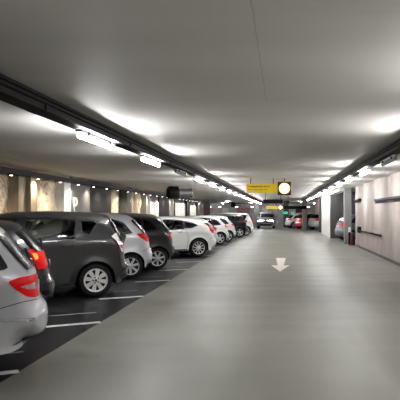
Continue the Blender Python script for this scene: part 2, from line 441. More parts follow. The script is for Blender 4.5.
def lamp_light(x, y, z, e=36):
    for sx in (-1, 1):
        ld = bpy.data.lights.new('tube_light', 'AREA'); ld.shape = 'RECTANGLE'; ld.size = 1.5; ld.size_y = 0.05; ld.energy = e; ld.color = (1.0, 0.985, 0.97)
        lo = bpy.data.objects.new('tube_light', ld); COL.objects.link(lo); lo.location = (x+sx*0.05, y, z-0.075)
        d = Vector((sx*math.cos(math.radians(4)), 0, math.sin(math.radians(4))))
        zax = -d; xax = Vector((0, 1, 0)); yax = zax.cross(xax)
        lo.rotation_euler = Matrix((xax, yax, zax)).transposed().to_euler()
def lamp(x, y, z, lit, label):
    if lampP[lit] is None:
        o = lamp_proto(lit); o.location = (x, y, z); o['label'] = label; lampP[lit] = o
    else: copy_tree(lampP[lit], (x, y, z), label)
i = 0
for k in range(-2, 19):
    if k == -1: continue
    y = 8.2+3.35*k
    lit = k not in (2,)
    if lit: lamp_light(XLT-0.05, y, 2.6378)
    lamp(XLT-0.05, y, 2.6378, lit, ('lit white tube lamp' if lit else 'unlit tube lamp') + ' under the left ceiling tray, %s of its row' % (ORD[i] if i else 'first')); i += 1
i = 0
for k in range(-2, 13):
    y = 8.05+3.35*k
    lit = k not in (1,)
    if lit and 10 < y < 50:
        ld = bpy.data.lights.new('added_wall_beam', 'SPOT'); ld.energy = 55; ld.color = (1.0, 0.97, 0.95); ld.spot_size = math.radians(70); ld.spot_blend = 0.9; ld.shadow_soft_size = 0.06  # extra spot added beside each right lamp to brighten the wall
        lo = bpy.data.objects.new('added_wall_beam', ld); COL.objects.link(lo); lo.location = (XRT+0.25, y, 2.50)
        lo.rotation_euler = Vector((1.0, 0.0, -0.75)).to_track_quat('-Z', 'Y').to_euler()
    if lit: lamp_light(XRT+0.06, y, 2.6378)
    lamp(XRT+0.06, y, 2.6378, lit, ('lit white tube lamp' if lit else 'unlit tube lamp') + ' under the right ceiling tray, %s of its row' % (ORD[i] if i else 'first')); i += 1
# lamps of the far hall, beyond the end of the left wall
i = 0
for (x, y) in ((-6,64),(-10,68),(-14,74),(-8,78),(-4,74),(-18,80),(-12,81),(-1,81),(2,66),(5,58),(4,76),(9,64),(-21,70)):
    lamp_light(x, y, ZC-0.03, 45)
    lamp(x, y, ZC-0.001, True, 'distant lit tube lamp on the ceiling of the far hall, %s from the camera' % ORD[i]); i += 1

# ------------------------------------------------------------------ hanging signs
t = thing('hanging_sign', 'yellow hanging direction sign with a lit round disc above the aisle', 'sign', (0, 21.0, 0))
MB().box((-1.30,-0.05,2.29),(-0.21,0.05,2.60)).build('yellow_panel', M['yellow'], t, bevel=0.008)
ink = MB(); x = -1.24
rnd = random.Random(11)
while x < -0.46:
    h = rnd.choice((0.030,0.030,0.045)); w = rnd.uniform(0.018, 0.03)
    ink.box((x,-0.056,2.485),(x+w,-0.0505,2.485+h))
    if rnd.random() < 0.3: ink.box((x,-0.056,2.462),(x+0.010,-0.0505,2.49))
    x += w+rnd.choice((0.010,0.010,0.012,0.03))
ink.build('lettering', M['ink'], t)
ink = MB(); x = -1.24
while x < -0.56:
    w = rnd.uniform(0.02, 0.035); ink.box((x,-0.056,2.375),(x+w,-0.0505,2.40)); x += w+rnd.choice((0.014,0.02,0.05))
ink.build('lettering', M['ink'], t)
MB().box((-0.19,-0.10,2.20),(0.29,0.08,2.67)).build('disc_box', M['maroon'], t, bevel=0.02)
d = MB().lathe_y([(0.0,-0.125),(0.14,-0.122),(0.165,-0.105)], (0.05,0,2.435), 36).build('lit_disc', M['disc'], t)
MB().lathe_y([(0.165,-0.104),(0.17,-0.13),(0.192,-0.128),(0.195,-0.10)], (0.05,0,2.435), 36).build('disc_ring', M['ring'], t)
for x in (-1.15,-0.35,0.05): MB().tube((x,0,2.58),(x,0,ZC),0.012,8).build('hanger', M['black'], t)

t = thing('hanging_sign', 'black blank hanging sign board behind the yellow sign', 'sign', (0, 32.0, 0))
MB().box((-1.06,-0.05,2.06),(-0.01,0.05,2.28)).build('panel', M['black'], t, bevel=0.01)
for x in (-0.95,-0.12): MB().tube((x,0,2.28),(x,0,ZC),0.012,8).build('hanger', M['black'], t)
t = thing('ceiling_box', 'small black box hanging from the ceiling right of the black sign', 'box', (0.27, 32.0, 0))
MB().box((-0.07,-0.07,2.07),(0.07,0.07,2.20)).build('case', M['black'], t, bevel=0.01)
MB().tube((0,0,2.19),(0,0,ZC),0.012,8).build('hanger', M['black'], t)

t = thing('hanging_sign', 'small far yellow hanging sign with a round white lamp at its right end', 'sign', (0, 50.0, 0))
MB().box((-1.44,-0.04,1.85),(-0.45,0.04,2.11)).build('yellow_panel', M['yellow_far'], t, bevel=0.008)
MB().box((-0.44,-0.06,1.78),(0.0,0.06,2.18)).build('disc_box', M['maroon'], t, bevel=0.02)
MB().lathe_y([(0.0,-0.075),(0.15,-0.072),(0.17,-0.055)], (-0.22,0,1.98), 24).build('lit_disc', M['disc'], t)
for x in (-1.3,-0.6,-0.22): MB().tube((x,0,2.10),(x,0,ZC),0.012,8).build('hanger', M['black'], t)
t = thing('height_bar', 'long dark hanging height limit bar at the far end of the aisle', 'barrier', (0, 53.0, 0))
MB().box((0.05,-0.05,1.86),(2.1,0.05,2.14)).build('bar', M['black'], t, bevel=0.02)
for x in (0.3,1.8): MB().tube((x,0,2.13),(x,0,ZC),0.012,8).build('hanger', M['black'], t)

# jet fans over the bays
def jet_fan(loc, rz, label):
    t = thing('ceiling_jet_fan', label, 'fan', loc, rz)
    a = MB().lathe_y([(0.20,-0.02),(0.25,-0.04),(0.29,0.0),(0.29,0.42),(0.25,0.46),(0.22,0.44)], (0,0,0), 28); a.build('fan_casing', M['black'], t, True)
    MB().lathe_y([(0.20,0.46),(0.20,1.05),(0.23,1.12),(0.19,1.12),(0.17,1.0)], (0,0,0), 28).build('silencer', M['steel'], t, True)
    bl = MB()
    for i in range(7):
        m = Matrix.Rotation(2*PI*i/7, 4, 'Y') @ Matrix.Rotation(0.6, 4, 'Z')
        bl.box((-0.03,0.08,0.04),(0.03,0.09,0.24), m)
    bl.build('blades', M['tray'], t)
    MB().lathe_y([(0.0,0.02),(0.05,0.03),(0.06,0.3),(0,0.3)], (0,0,0), 16).build('hub', M['tray'], t, True)
    for y in (0.1,0.36): MB().box((-0.2,y,0.20),(0.2,y+0.05,ZC-loc[2])).build('bracket', M['black'], t)
jet_fan((-5.35, 27.6, 2.50), math.radians(-62), 'black and grey jet fan hanging from the ceiling above the left bays')
jet_fan((-6.1, 70.0, 2.46), math.radians(-70), 'distant black jet fan hanging under the far hall ceiling')

# ------------------------------------------------------------------ pillars, extinguisher, far hall
def pillar(x0, x1, y0, y1, mat, label, name='concrete_pillar'):
    o = MB().box((x0,y0,0),(x1,y1,ZC)).build(name, M[mat], bevel=0.025); tag(o, label, 'pillar'); return o
pillar(3.08, 3.44, 29.6, 30.0, 'grey_conc', 'grey square pillar just past the end of the right wall, beside the fire extinguisher')
pillar(2.85, 3.35, 46.5, 47.1, 'dark_conc', 'dark pillar right behind the far white wall')
pillar(1.72, 2.15, 53.0, 53.45, 'grey_conc', 'grey pillar between the far white car and the silver car')
pillar(0.05, 0.60, 62.0, 62.6, 'dark_conc', 'dark pillar in the far middle carrying the green exit sign')
pillar(-1.25, -0.62, 66.0, 66.6, 'grey_conc', 'far grey pillar behind the car with lit headlights')
pillar(-3.4, -2.8, 70.0, 70.6, 'grey_conc', 'far grey pillar left of the car with lit headlights')
pillar(-8.9, -8.2, 66.0, 66.7, 'dark_conc', 'far dark pillar beyond the end of the rock wall')
pillar(3.3, 3.9, 60.0, 60.6, 'brown_conc', 'far brownish pillar behind the silver car on the right')

t = thing('exit_sign', 'small lit green exit sign on the far dark pillar', 'sign', (0.30, 61.97, 1.38))
MB().box((-0.24,-0.06,0),(0.20,-0.002,0.26)).build('case', M['green'], t, bevel=0.01)
t = thing('exit_sign', 'small lit green exit sign hanging above the far white car', 'sign', (1.02, 62.5, 1.42))
MB().box((-0.16,-0.03,0),(0.16,0.03,0.18)).build('case', M['green'], t, bevel=0.01)
MB().tube((0,0,0.17),(0,0,ZC-1.42),0.012,8).build('hanger', M['black'], t)

# fire hydrant point by the wall end
t = thing('fire_extinguisher', 'dark red fire extinguisher standing at the end of the right wall', 'extinguisher', (3.36, 28.45, 0))
def lathe_z(prof, n=20):
    mb = MB(); m = len(prof); v = []
    for i in range(n):
        a = 2*PI*i/n
        for r, z in prof: v.append((r*math.cos(a), r*math.sin(a), z))
    return mb.add(v, [(i*m+j, ((i+1) % n)*m+j, ((i+1) % n)*m+j+1, i*m+j+1) for i in range(n) for j in range(m-1)])
lathe_z([(0,0),(0.10,0.0),(0.11,0.03),(0.11,0.46),(0.09,0.54),(0.035,0.58),(0.03,0.63),(0,0.63)]).build('cylinder', M['ext_red'], t, True)
MB().box((-0.02,-0.10,0.62),(0.02,0.05,0.68)).build('valve', M['black'], t)
MB().tube((0.0,-0.08,0.62),(0.03,-0.14,0.2),0.014,8).build('hose', M['black'], t, True)
t = thing('wall_cabinet', 'small white box with a dark base on a post beside the grey pillar', 'box', (3.24, 28.75, 0))
MB().box((-0.05,-0.05,0),(0.05,0.05,0.62)).build('post', M['black'], t)
MB().box((-0.06,-0.05,0.60),(0.06,0.05,0.86)).build('case', M['white_box'], t, bevel=0.015)

# clutter of the far hall: coloured panels low on the back wall
i = 0
for x in (-19.0,-17.2,-15.1,-12.8,-10.4,-9.0,-6.6,-4.4,-1.6,0.9,3.6):
    t = thing('wall_lamp', 'tiny white lamp in the row on the far back wall, %s from its left end' % (ORD[i] if i else 'first'), 'lamp', (x, Y1, 2.32), 0, 'lamps on the far back wall')
    MB().box((-0.20,-0.10,-0.07),(0.20,-0.002,0.07)).build('housing', M['housing'], t)
    MB().box((-0.18,-0.14,-0.06),(0.18,-0.10,0.05)).build('diffuser', M['lit_far'], t, bevel=0.01); i += 1
rnd = random.Random(5)
pan = [(-16.4,'yellow_far',1.2,'yellow'),(-13.6,'redlamp',0.28,'glowing red'),(-19.5,'light_panel',1.6,'white'),(-11.0,'pink',2.2,'maroon'),(-8.2,'light_panel',0.9,'white'),(-5.6,'pink',1.8,'maroon'),(-2.6,'light_panel',0.8,'pale'),(2.6,'maroon',1.6,'maroon')]
lab = ['yellow board on the far back wall', 'small glowing red lamp on the far back wall beside the yellow board', 'white board on the far back wall left of the yellow board', 'wide dusty pink board on the far back wall right of the red lamp', 'white board on the far back wall between two dusty pink boards', 'dusty pink board on the far back wall left of the pale board', 'pale board on the far back wall behind the lit headlights', 'maroon board on the far back wall behind the far white car']
for (x, m, w, c), l in zip(pan, lab):
    z0 = 1.5 if m != 'redlamp' else 1.7
    o = MB().box((x-w/2,Y1-0.08,z0),(x+w/2,Y1-0.002,z0+(0.7 if m != 'redlamp' else 0.28))).build('wall_board' if m != 'redlamp' else 'wall_lamp', M[m], bevel=0.01)
    tag(o, l, 'board' if m != 'redlamp' else 'lamp')

# ------------------------------------------------------------------ cars
def catmull(P, per=14):
    P = [np.array(p, float) for p in P]; out = []
    Q = [2*P[0]-P[1]] + P + [2*P[-1]-P[-2]]
    for i in range(1, len(Q)-2):
        p0, p1, p2, p3 = Q[i-1:i+3]
        # centripetal parametrisation
        t = [0]
        for a, b in ((p0,p1),(p1,p2),(p2,p3)): t.append(t[-1]+max(1e-4, np.linalg.norm(b-a)**0.5))
        n = max(3, int(np.linalg.norm(p2-p1)/0.028))
        for k in range(n):
            s = t[1]+(t[2]-t[1])*k/n
            A1 = (t[1]-s)/(t[1]-t[0])*p0+(s-t[0])/(t[1]-t[0])*p1
            A2 = (t[2]-s)/(t[2]-t[1])*p1+(s-t[1])/(t[2]-t[1])*p2
            A3 = (t[3]-s)/(t[3]-t[2])*p2+(s-t[2])/(t[3]-t[2])*p3
            B1 = (t[2]-s)/(t[2]-t[0])*A1+(s-t[0])/(t[2]-t[0])*A2
            B2 = (t[3]-s)/(t[3]-t[1])*A2+(s-t[1])/(t[3]-t[1])*A3
            out.append((t[2]-s)/(t[2]-t[1])*B1+(s-t[1])/(t[2]-t[1])*B2)
    out.append(P[-1]); return np.array(out)

# side profiles run from the lower rear bumper over the roof to the lower front bumper (u from the tail, z up)
MPV = dict(L=4.36, H=1.62, W=1.77, ra=0.72, fa=3.47, R=0.316, belt=1.08,
    prof=[(0.14,0.25),(0.04,0.31),(0.0,0.46),(0.01,0.60),(0.06,0.68),(0.085,0.82),(0.12,1.02),(0.22,1.25),(0.33,1.46),(0.40,1.55),(0.55,1.585),(1.0,1.61),(1.7,1.62),(2.3,1.575),(2.72,1.46),(3.4,1.06),(3.85,0.95),(4.15,0.84),(4.31,0.66),(4.36,0.45),(4.3,0.26)],
    wins=[[(0.66,1.43),(0.99,1.455),(0.97,1.20),(0.83,1.165)], [(1.05,1.46),(1.96,1.49),(1.96,1.08),(1.10,1.15)], [(2.05,1.49),(2.42,1.46),(3.1,1.06),(2.05,1.07)]],
    glass=(0.16,1.02,1.45), shield=(2.8,3.35), sw=0.12,
    light=[(0.095,1.14),(0.18,1.20),(0.34,1.20),(0.44,1.14),(0.35,1.06),(0.28,0.95),(0.23,0.84),(0.09,0.80)], seams=[[(1.0,1.14),(0.98,0.95),(1.02,0.70),(1.12,0.50),(1.16,0.34)], [(2.0,1.06),(2.0,0.34)], [(0.075,0.665),(0.20,0.66),(0.34,0.62)]],
    handles=[(1.22,0.985),(2.2,0.975)], flap=(0.72,0.93))
HATCH = dict(L=4.05, H=1.50, W=1.72, ra=0.62, fa=3.15, R=0.30, belt=0.98,
    prof=[(0.15,0.24),(0.04,0.30),(0.0,0.44),(0.015,0.60),(0.06,0.70),(0.09,0.86),(0.16,1.02),(0.30,1.20),(0.46,1.37),(0.55,1.435),(0.8,1.475),(1.4,1.50),(2.0,1.48),(2.45,1.37),(3.1,0.99),(3.55,0.88),(3.85,0.76),(4.0,0.60),(4.05,0.44),(3.98,0.25)],
    wins=[[(0.60,1.04),(0.78,1.24),(1.02,1.34),(1.02,1.02)], [(1.07,1.35),(1.80,1.38),(1.80,0.98),(1.07,1.01)], [(1.88,1.38),(2.2,1.345),(2.85,0.98),(1.88,0.98)]],
    glass=(0.16,1.02,1.38), shield=(2.5,3.05), sw=0.17,
    light=[(0.08,0.90),(0.14,0.99),(0.30,1.02),(0.50,1.02),(0.40,0.92),(0.24,0.83),(0.09,0.80)], seams=[[(1.05,1.0),(1.02,0.7),(1.10,0.34)], [(1.84,0.97),(1.84,0.33)], [(0.07,0.69),(0.2,0.68),(0.36,0.6)]],
    handles=[(1.2,0.90),(2.0,0.89)], flap=None)
COUPE = dict(L=4.37, H=1.44, W=1.80, ra=0.82, fa=3.47, R=0.325, belt=0.96,
    prof=[(0.18,0.27),(0.06,0.33),(0.0,0.50),(0.02,0.64),(0.07,0.72),(0.10,0.86),(0.17,1.0),(0.33,1.13),(0.50,1.26),(0.58,1.31),(0.9,1.37),(1.5,1.43),(2.0,1.44),(2.5,1.36),(2.75,1.27),(3.3,0.98),(3.8,0.86),(4.15,0.75),(4.32,0.60),(4.37,0.46),(4.3,0.27)],
    wins=[[(0.86,1.13),(1.0,1.20),(1.32,1.28),(1.32,1.03),(1.05,1.07)], [(1.36,1.29),(2.05,1.33),(2.05,0.97),(1.36,1.02)], [(2.13,1.33),(2.4,1.30),(3.1,0.97),(2.13,0.97)]],
    glass=(0.2,1.02,1.26), shield=(2.7,3.2), sw=0.085,
    light=[(0.09,0.93),(0.16,1.0),(0.30,1.15),(0.42,1.22),(0.46,1.20),(0.38,1.08),(0.40,0.94),(0.30,0.84),(0.10,0.83)], seams=[[(1.34,1.02),(1.22,0.75),(1.24,0.34)], [(2.1,0.97),(2.1,0.33)], [(0.08,0.72),(0.25,0.70),(0.42,0.62)]],
    handles=[(1.5,0.90),(2.25,0.88)], flap=None)
ESTATE = dict(L=4.6, H=1.46, W=1.78, ra=0.96, fa=3.72, R=0.32, belt=0.99,
    prof=[(0.26,0.27),(0.12,0.30),(0.03,0.36),(0.0,0.50),(0.015,0.62),(0.07,0.70),(0.10,0.86),(0.13,1.0),(0.24,1.14),(0.39,1.34),(0.46,1.41),(0.7,1.45),(1.3,1.46),(2.1,1.45),(2.6,1.37),(2.85,1.28),(3.45,0.98),(3.95,0.89),(4.35,0.76),(4.53,0.60),(4.6,0.45),(4.52,0.26)],
    wins=[[(0.44,1.04),(0.60,1.30),(1.22,1.35),(1.22,1.01)], [(1.28,1.35),(2.15,1.36),(2.15,0.99),(1.28,1.01)], [(2.23,1.36),(2.5,1.33),(3.2,0.99),(2.23,0.99)]],
    glass=(0.16,1.01,1.37), shield=(2.8,3.38), sw=0.11,
    light=[(0.11,0.75),(0.10,0.91),(0.15,0.955),(0.32,0.955),(0.43,0.92),(0.36,0.84),(0.26,0.765),(0.16,0.73)], seams=[[(1.25,1.0),(1.3,0.75),(1.40,0.34)], [(2.19,0.99),(2.19,0.33)], [(0.04,0.69),(0.25,0.72),(0.55,0.66)]],
    handles=[(1.5,0.90),(2.4,0.88)], flap=None)

def wheel(parent, x, y, R, out, style, rimmat):
    """one wheel; out = +1 when its outer face looks to +Y"""
    w = 0.205
    s = out
    rr = R*0.70
    prof = [(rr,-w/2*s),(R*0.93,-w/2*s),(R*0.985,-w*0.36*s),(R,-w*0.2*s),(R,w*0.2*s),(R*0.985,w*0.36*s),(R*0.93,w/2*s),(R*0.80,w*0.53*s),(rr,w*0.48*s)]
    ty = MB().lathe_y(prof, (0,0,0), 40).build('wheel', M['rubber'], parent, True)
    ty.location = (x, y, R)
    b = MB().lathe_y([(0.0,w*0.22*s),(rr,w*0.22*s)], (0,0,0), 32); b.build('rim_well', M['rimdark'], ty)
    r = MB().lathe_y([(rr*0.90,w*0.40*s),(rr*0.93,w*0.50*s),(rr*1.0,w*0.52*s),(rr*1.01,w*0.40*s)], (0,0,0), 40)
    yo = w*0.46*s
    n, w0, w1 = dict(cap=(8,0.055,0.085), five=(5,0.05,0.07), ten=(10,0.03,0.035), twin=(7,0.045,0.06))[style]
    for i in range(n):
        a = 2*PI*(i+0.25)/n; ca, sa = math.cos(a), math.sin(a)
        def P(rad, off, yy): return (ca*rad-sa*off, yy, sa*rad+ca*off)
        r0, r1 = rr*0.18, rr*0.95
        v = [P(r0,-w0/2,yo+0.004*s),P(r0,w0/2,yo+0.004*s),P(r1,w1/2,yo),P(r1,-w1/2,yo),P(r0,-w0/2,yo-0.03*s),P(r0,w0/2,yo-0.03*s),P(r1,w1/2,yo-0.03*s),P(r1,-w1/2,yo-0.03*s)]
        r.add(v, [(0,1,2,3),(4,7,6,5),(0,4,5,1),(1,5,6,2),(2,6,7,3),(3,7,4,0)])
    if style == 'cap':
        r.lathe_y([(rr*0.86,yo-0.005*s),(rr*0.97,yo)], (0,0,0), 40)
    r.build('rim', rimmat, ty)
    MB().lathe_y([(0.0,yo+0.012*s),(rr*0.22,yo+0.010*s),(rr*0.34,yo-0.004*s)], (0,0,0), 24).build('hub_cap', rimmat, ty, True)
    if style == 'cap':
        k = MB()
        for i in range(5):
            a = 2*PI*i/5; k.lathe_y([(0.0,yo+0.016*s),(0.013,yo+0.014*s)], (math.cos(a)*rr*0.24,0,math.sin(a)*rr*0.24), 10)
        k.lathe_y([(0.0,yo+0.018*s),(0.022,yo+0.015*s)], (0,0,0), 12)
        k.build('wheel_bolts', M['rimdark'], ty)
    return ty

def car(base, label, paint, anchor, world, rz, su=1.0, sz=1.0, lens='red_lens', style='five', rim='alloy', glass='glass', lights_on=False, roof_black=False, plate=True, light_scale=1.0, amber=False, chrome=False, band_=False, group='parked cars'):
    B = base
    S = lambda P: [(p[0]*su, p[1]*sz) for p in P]
    L, H, W = B['L']*su, B['H']*sz, B['W']
    ra, fa, R, belt = B['ra']*su, B['fa']*su, B['R'], B['belt']*sz
    C = catmull(S(B['prof']))
    roofz = H
    sh0 = B['shield'][0]*su
    t = thing('car', label, 'car', (0,0,0), rz, group)
    # local frame: x forward from the rear axle, y left
    c, s = math.cos(rz), math.sin(rz)
    ax, ay = anchor[0]*su-ra, anchor[1]
    t.location = (world[0]-(c*ax-s*ay), world[1]-(s*ax+c*ay), 0)
    seg0, seg1 = C[:-1], C[1:]; dv = seg1-seg0; dl = (dv**2).sum(1)
    def dist(p):
        k = np.clip(((p-seg0)*dv).sum(1)/dl, 0, 1)
        return float(np.sqrt((((seg0+dv*k[:,None])-p)**2).sum(1).min()))
    def wfull(u, z):
        w = W/2
        if z > belt: w *= 1-0.21*((z-belt)/(roofz-belt))**1.15
        else:
            q = (belt-z)/belt; w *= 1-0.055*q*q
        w += 0.010*math.exp(-((z-(belt-0.10))/0.05)**2)
        q = max(0, (u-(L-0.9))/0.9); w *= 1-0.13*q*q
        q = max(0, (0.6-u)/0.6); w *= 1-0.05*q*q
        # flared arches
        for a in (ra, fa):
            d = math.hypot(u-a, z-R); w += 0.016*math.exp(-((d-(R+0.05))/0.06)**2)
        return w
    def rad(u, z):
        k = min(1, max(0, (z-belt)/(roofz-belt)))
        r = 0.30*(1-k)+0.20*k
        return r
    def wd(u, z, d=None):
        if d is None: d = dist(np.array((u, z)))
        q = min(1.0, d/rad(u, z)); n = 2.6
        return wfull(u, z)*(1-(1-q)**n)**(1/n)
    # bottom edge with wheel arches
    ub0, ub1 = C[0][0]+0.02, C[-1][0]-0.02
    Ra = R+0.045
    def bot(u):
        z = 0.235*sz
        e = 0.05*max(0, (0.6-u)/0.6)+0.03*max(0, (u-L+0.6)/0.6)
        z += e*0
        for a in (ra, fa):
            if abs(u-a) < Ra: z = max(z, R+math.sqrt(Ra*Ra-(u-a)**2))
        return z
    um = np.maximum.accumulate(C[:,0]); um = um+np.linspace(0, 0.02, len(um))
    fb_ = (um-um[0])/(um[-1]-um[0])
    T = [0, .004, .012, .025, .045, .075, .11, .16, .22, .29, .37, .46, .55, .64, .73, .81, .88, .94, 1.0]
    V, F = [], []; nc, nr = len(C), len(T)
    UV = []
    for j in range(nc):
        p = C[j]; ub = ub0+(ub1-ub0)*fb_[j]; q = np.array((ub, min(bot(ub), 9)))
        for k in T: UV.append(p+(q-p)*k)
    for sgn in (1, -1):
        for i, p in enumerate(UV):
            d = 0.0 if i % nr == 0 else None
            V.append((p[0]-ra, sgn*wd(p[0], p[1], d), p[1]))
    N = nc*nr
    for o_ in (0, N):
        for j in range(nc-1):
            for k in range(nr-1):
                a = o_+j*nr+k; F.append((a, a+nr, a+nr+1, a+1))
    polys = [np.array(S(wv)) for wv in B['wins']]
    def inside(p, P):
        c_ = False; n_ = len(P)
        for i_ in range(n_):
            a_, b_ = P[i_], P[i_-1]
            if (a_[1] > p[1]) != (b_[1] > p[1]) and p[0] < (b_[0]-a_[0])*(p[1]-a_[1])/(b_[1]-a_[1])+a_[0]: c_ = not c_
        return c_
    keep = []
    for q in F:
        cc = sum(UV[i_ % N] for i_ in q)/4
        if not any(inside(cc, P) for P in polys): keep.append(q)
    mb = MB(); mb.add(V, keep)
    body = mb.build('body', M[paint], t, True)
    bm = bmesh.new(); bm.from_mesh(body.data); bmesh.ops.remove_doubles(bm, verts=bm.verts[:], dist=0.0008); bmesh.ops.recalc_face_normals(bm, faces=bm.faces[:]); bm.to_mesh(body.data); bm.free()
    body.data.polygons.foreach_set('use_smooth', [True]*len(body.data.polygons))
    # underside: follows the lower edge, arches included
    mb = MB(); v = []
    for j in range(nc):
        p = UV[j*nr+nr-1]; w = wd(p[0], p[1])
        v += [(p[0]-ra, w*0.995, p[1]), (p[0]-ra, -w*0.995, p[1])]
    mb.add(v, [(2*j, 2*j+2, 2*j+3, 2*j+1) for j in range(nc-1)]).build('underside', M['under'], t, True)
    a_, b_ = 0.42*su, sh0-0.05
    MB().box((a_-ra, -W*0.40, 0.35), (b_+0.35-ra, W*0.40, belt-0.10)).build('cabin', M['cabin'], t)
    for u_ in (B['wins'][1][0][0]*su+0.05, B['wins'][1][1][0]*su+0.02):
        for y_ in (-0.36, 0.36):
            sb = MB(); lean = Matrix.Translation((u_-ra, y_, belt-0.35)) @ Matrix.Rotation(-0.22, 4, 'Y')
            sb.box((-0.06,-0.23,0),(0.06,0.23,0.52), lean)
            st_ = sb.build('seat', M['seat'], t, True, 0.04)
            hb = MB(); hb.box((-0.045,-0.13,0.55),(0.045,0.13,0.71), lean); hb.build('headrest', M['seat'], st_, True, 0.03)
    if roof_black: pass
    # patches lying on the flank
    def patch(poly, name, mat, off, sgn, parent=None, rings=5, per=7, rnd_=0.12, frame=0.0):
        poly = [np.array(p) for p in poly]; n = len(poly); pts = []
        for i in range(n):
            a, b, c2 = poly[i-1], poly[i], poly[(i+1) % n]
            p1 = b+(a-b)*rnd_; p2 = b+(c2-b)*rnd_; p3 = c2+(b-c2)*rnd_
            for k in range(3):
                u_ = k/3; pts.append(p1*(1-u_)**2+2*b*u_*(1-u_)+p2*u_*u_)
            for k in range(per): pts.append(p2+(p3-p2)*k/per)
        cen = sum(pts)/len(pts); v = [cen]; m = len(pts)
        for r in range(1, rings+1): v += [cen+(p-cen)*r/rings for p in pts]
        vv = [(p[0]-ra, sgn*(wd(p[0], p[1])+off), p[1]) for p in v]
        f = [(0, 1+i, 1+(i+1) % m) for i in range(m)]
        for r in range(rings-1):
            f += [(1+r*m+i, 1+(r+1)*m+i, 1+(r+1)*m+(i+1) % m, 1+r*m+(i+1) % m) for i in range(m)]
        o_ = MB().add(vv, f).build(name, M[mat], parent or t, True)
        if frame:
            # rubber frame: a ring a little wider than the glass
            rv = []
            for p in pts:
                d_ = (p-cen); d_ = d_/np.linalg.norm(d_)
                for e_ in (-frame*0.6, frame):
                    q_ = p+d_*e_; rv.append((q_[0]-ra, sgn*(wd(q_[0], q_[1])+off+0.002), q_[1]))
            MB().add(rv, [(2*i, 2*i+1, 2*((i+1) % m)+1, 2*((i+1) % m)) for i in range(m)]).build('window_frame', M['trimblack'], o_, True)
        return o_
    for sgn in (1, -1):
        for wv in B['wins']:
            pts = S(wv)
            patch(pts, 'window', glass+'_side' if glass == 'glass' else 'glass_side_green', 0.004, sgn, frame=0.03)
        w2, w3 = S(B['wins'][1]), S(B['wins'][2])
        patch([(w2[1][0]-0.0,w2[1][1]-0.01),(w3[0][0],w3[0][1]-0.01),(w3[3][0],w3[3][1]),(w2[2][0],w2[2][1])], 'pillar_trim', 'trimblack', 0.003, sgn, rings=3, per=6, rnd_=0.03)
        lt = S(B['light'])
        if light_scale != 1.0:
            cen = np.mean(np.array(lt), 0); lt = [tuple(cen+(np.array(p)-cen)*light_scale) for p in lt]
        tl = patch(lt, 'taillight', lens, 0.007, sgn, rnd_=0.18)
        cen = np.mean(np.array(lt), 0)
        if band_:
            inner = [tuple(cen+(np.array(p)-cen)*np.array((0.56, 0.26))+np.array((-0.02, -0.005))) for p in lt]
            patch(inner, 'lens_band', 'grey_lens', 0.010, sgn, tl)
        elif lens == 'clear_lens':
            inner = [tuple(cen+(np.array(p)-cen)*np.array((0.35, 0.16))+np.array((-0.02, -0.10))) for p in lt]
            patch(inner, 'lens_band', 'red_lens', 0.010, sgn, tl)
        if amber:
            inner = [tuple(cen+(np.array(p)-cen)*np.array((0.3, 0.3))+np.array((0.05, 0.03))) for p in lt]
            patch(inner, 'amber_lens', 'amber', 0.012, sgn, tl)
        for sm in B['seams']:
            pts = np.array(S(sm)); dense = catmull(pts)
            v = []
            for i, p in enumerate(dense):
                d = dense[min(i+1, len(dense)-1)]-dense[max(i-1, 0)]; d = d/np.linalg.norm(d); nrm = np.array((-d[1], d[0]))*0.0038
                for e in (-1, 1):
                    q = p+nrm*e; v.append((q[0]-ra, sgn*(wd(q[0], q[1])+0.002), q[1]))
            MB().add(v, [(2*i, 2*i+1, 2*i+3, 2*i+2) for i in range(len(dense)-1)]).build('door_seam', M['trimblack'], t)
        for (u, z) in B['handles']:
            u *= su; z *= sz; w = wd(u, z)
            rec = patch([(u-0.07,z-0.025),(u+0.07,z-0.025),(u+0.07,z+0.02),(u-0.07,z+0.02)], 'handle_recess', 'trimblack', 0.002, sgn, rings=2, per=3, rnd_=0.3)
            MB().box((u-0.10-ra, sgn*(w+0.004), z-0.012), (u+0.10-ra, sgn*(w+0.035), z+0.014)).build('door_handle', M[paint], t, True, 0.006)
        if B.get('flap'):
            u, z = B['flap']; u *= su; z *= sz
            pts = [(u-0.10,z-0.07),(u+0.10,z-0.07),(u+0.10,z+0.07),(u-0.10,z+0.07)]
            sur = patch(pts, 'fuel_flap', paint, 0.0035, sgn, rings=3, per=3, rnd_=0.3)
        # side mirror
        u, z = (B['wins'][-1][2][0]-0.17)*su, belt+0.08
        w = wd(u, z-0.05)
        mr = MB(); n, m = 12, 8
        for i in range(m+1):
            for k in range(n):
                th, ph = PI*i/m, 2*PI*k/n
                mr.v.append((u-ra+0.075*math.sin(th)*math.cos(ph), sgn*(w+0.13)+0.115*math.cos(th), z+0.075*math.sin(th)*math.sin(ph)))
        mr.f = [(i*n+k, (i+1)*n+k, (i+1)*n+(k+1) % n, i*n+(k+1) % n) for i in range(m) for k in range(n)]
        mr.box((u-ra-0.03, min(sgn*(w-0.03), sgn*(w+0.05)), z-0.05), (u-ra+0.03, max(sgn*(w-0.03), sgn*(w+0.05)), z-0.01))
        mr.build('side_mirror', M[paint], t, True)
        # headlight
        hz = [p for p in B['prof'] if p[0] > B['L']-0.4][0][1]*sz
        hl = [(L-0.62,hz+0.02),(L-0.20,hz-0.02),(L-0.09,hz-0.11),(L-0.12,hz-0.19),(L-0.35,hz-0.15)]
        if lights_on: hl = [(L-0.30,hz-0.04),(L-0.14,hz-0.05),(L-0.11,hz-0.12),(L-0.16,hz-0.15),(L-0.28,hz-0.13)]
        patch(hl, 'headlight', 'head' if lights_on else 'head_off', 0.006, sgn)
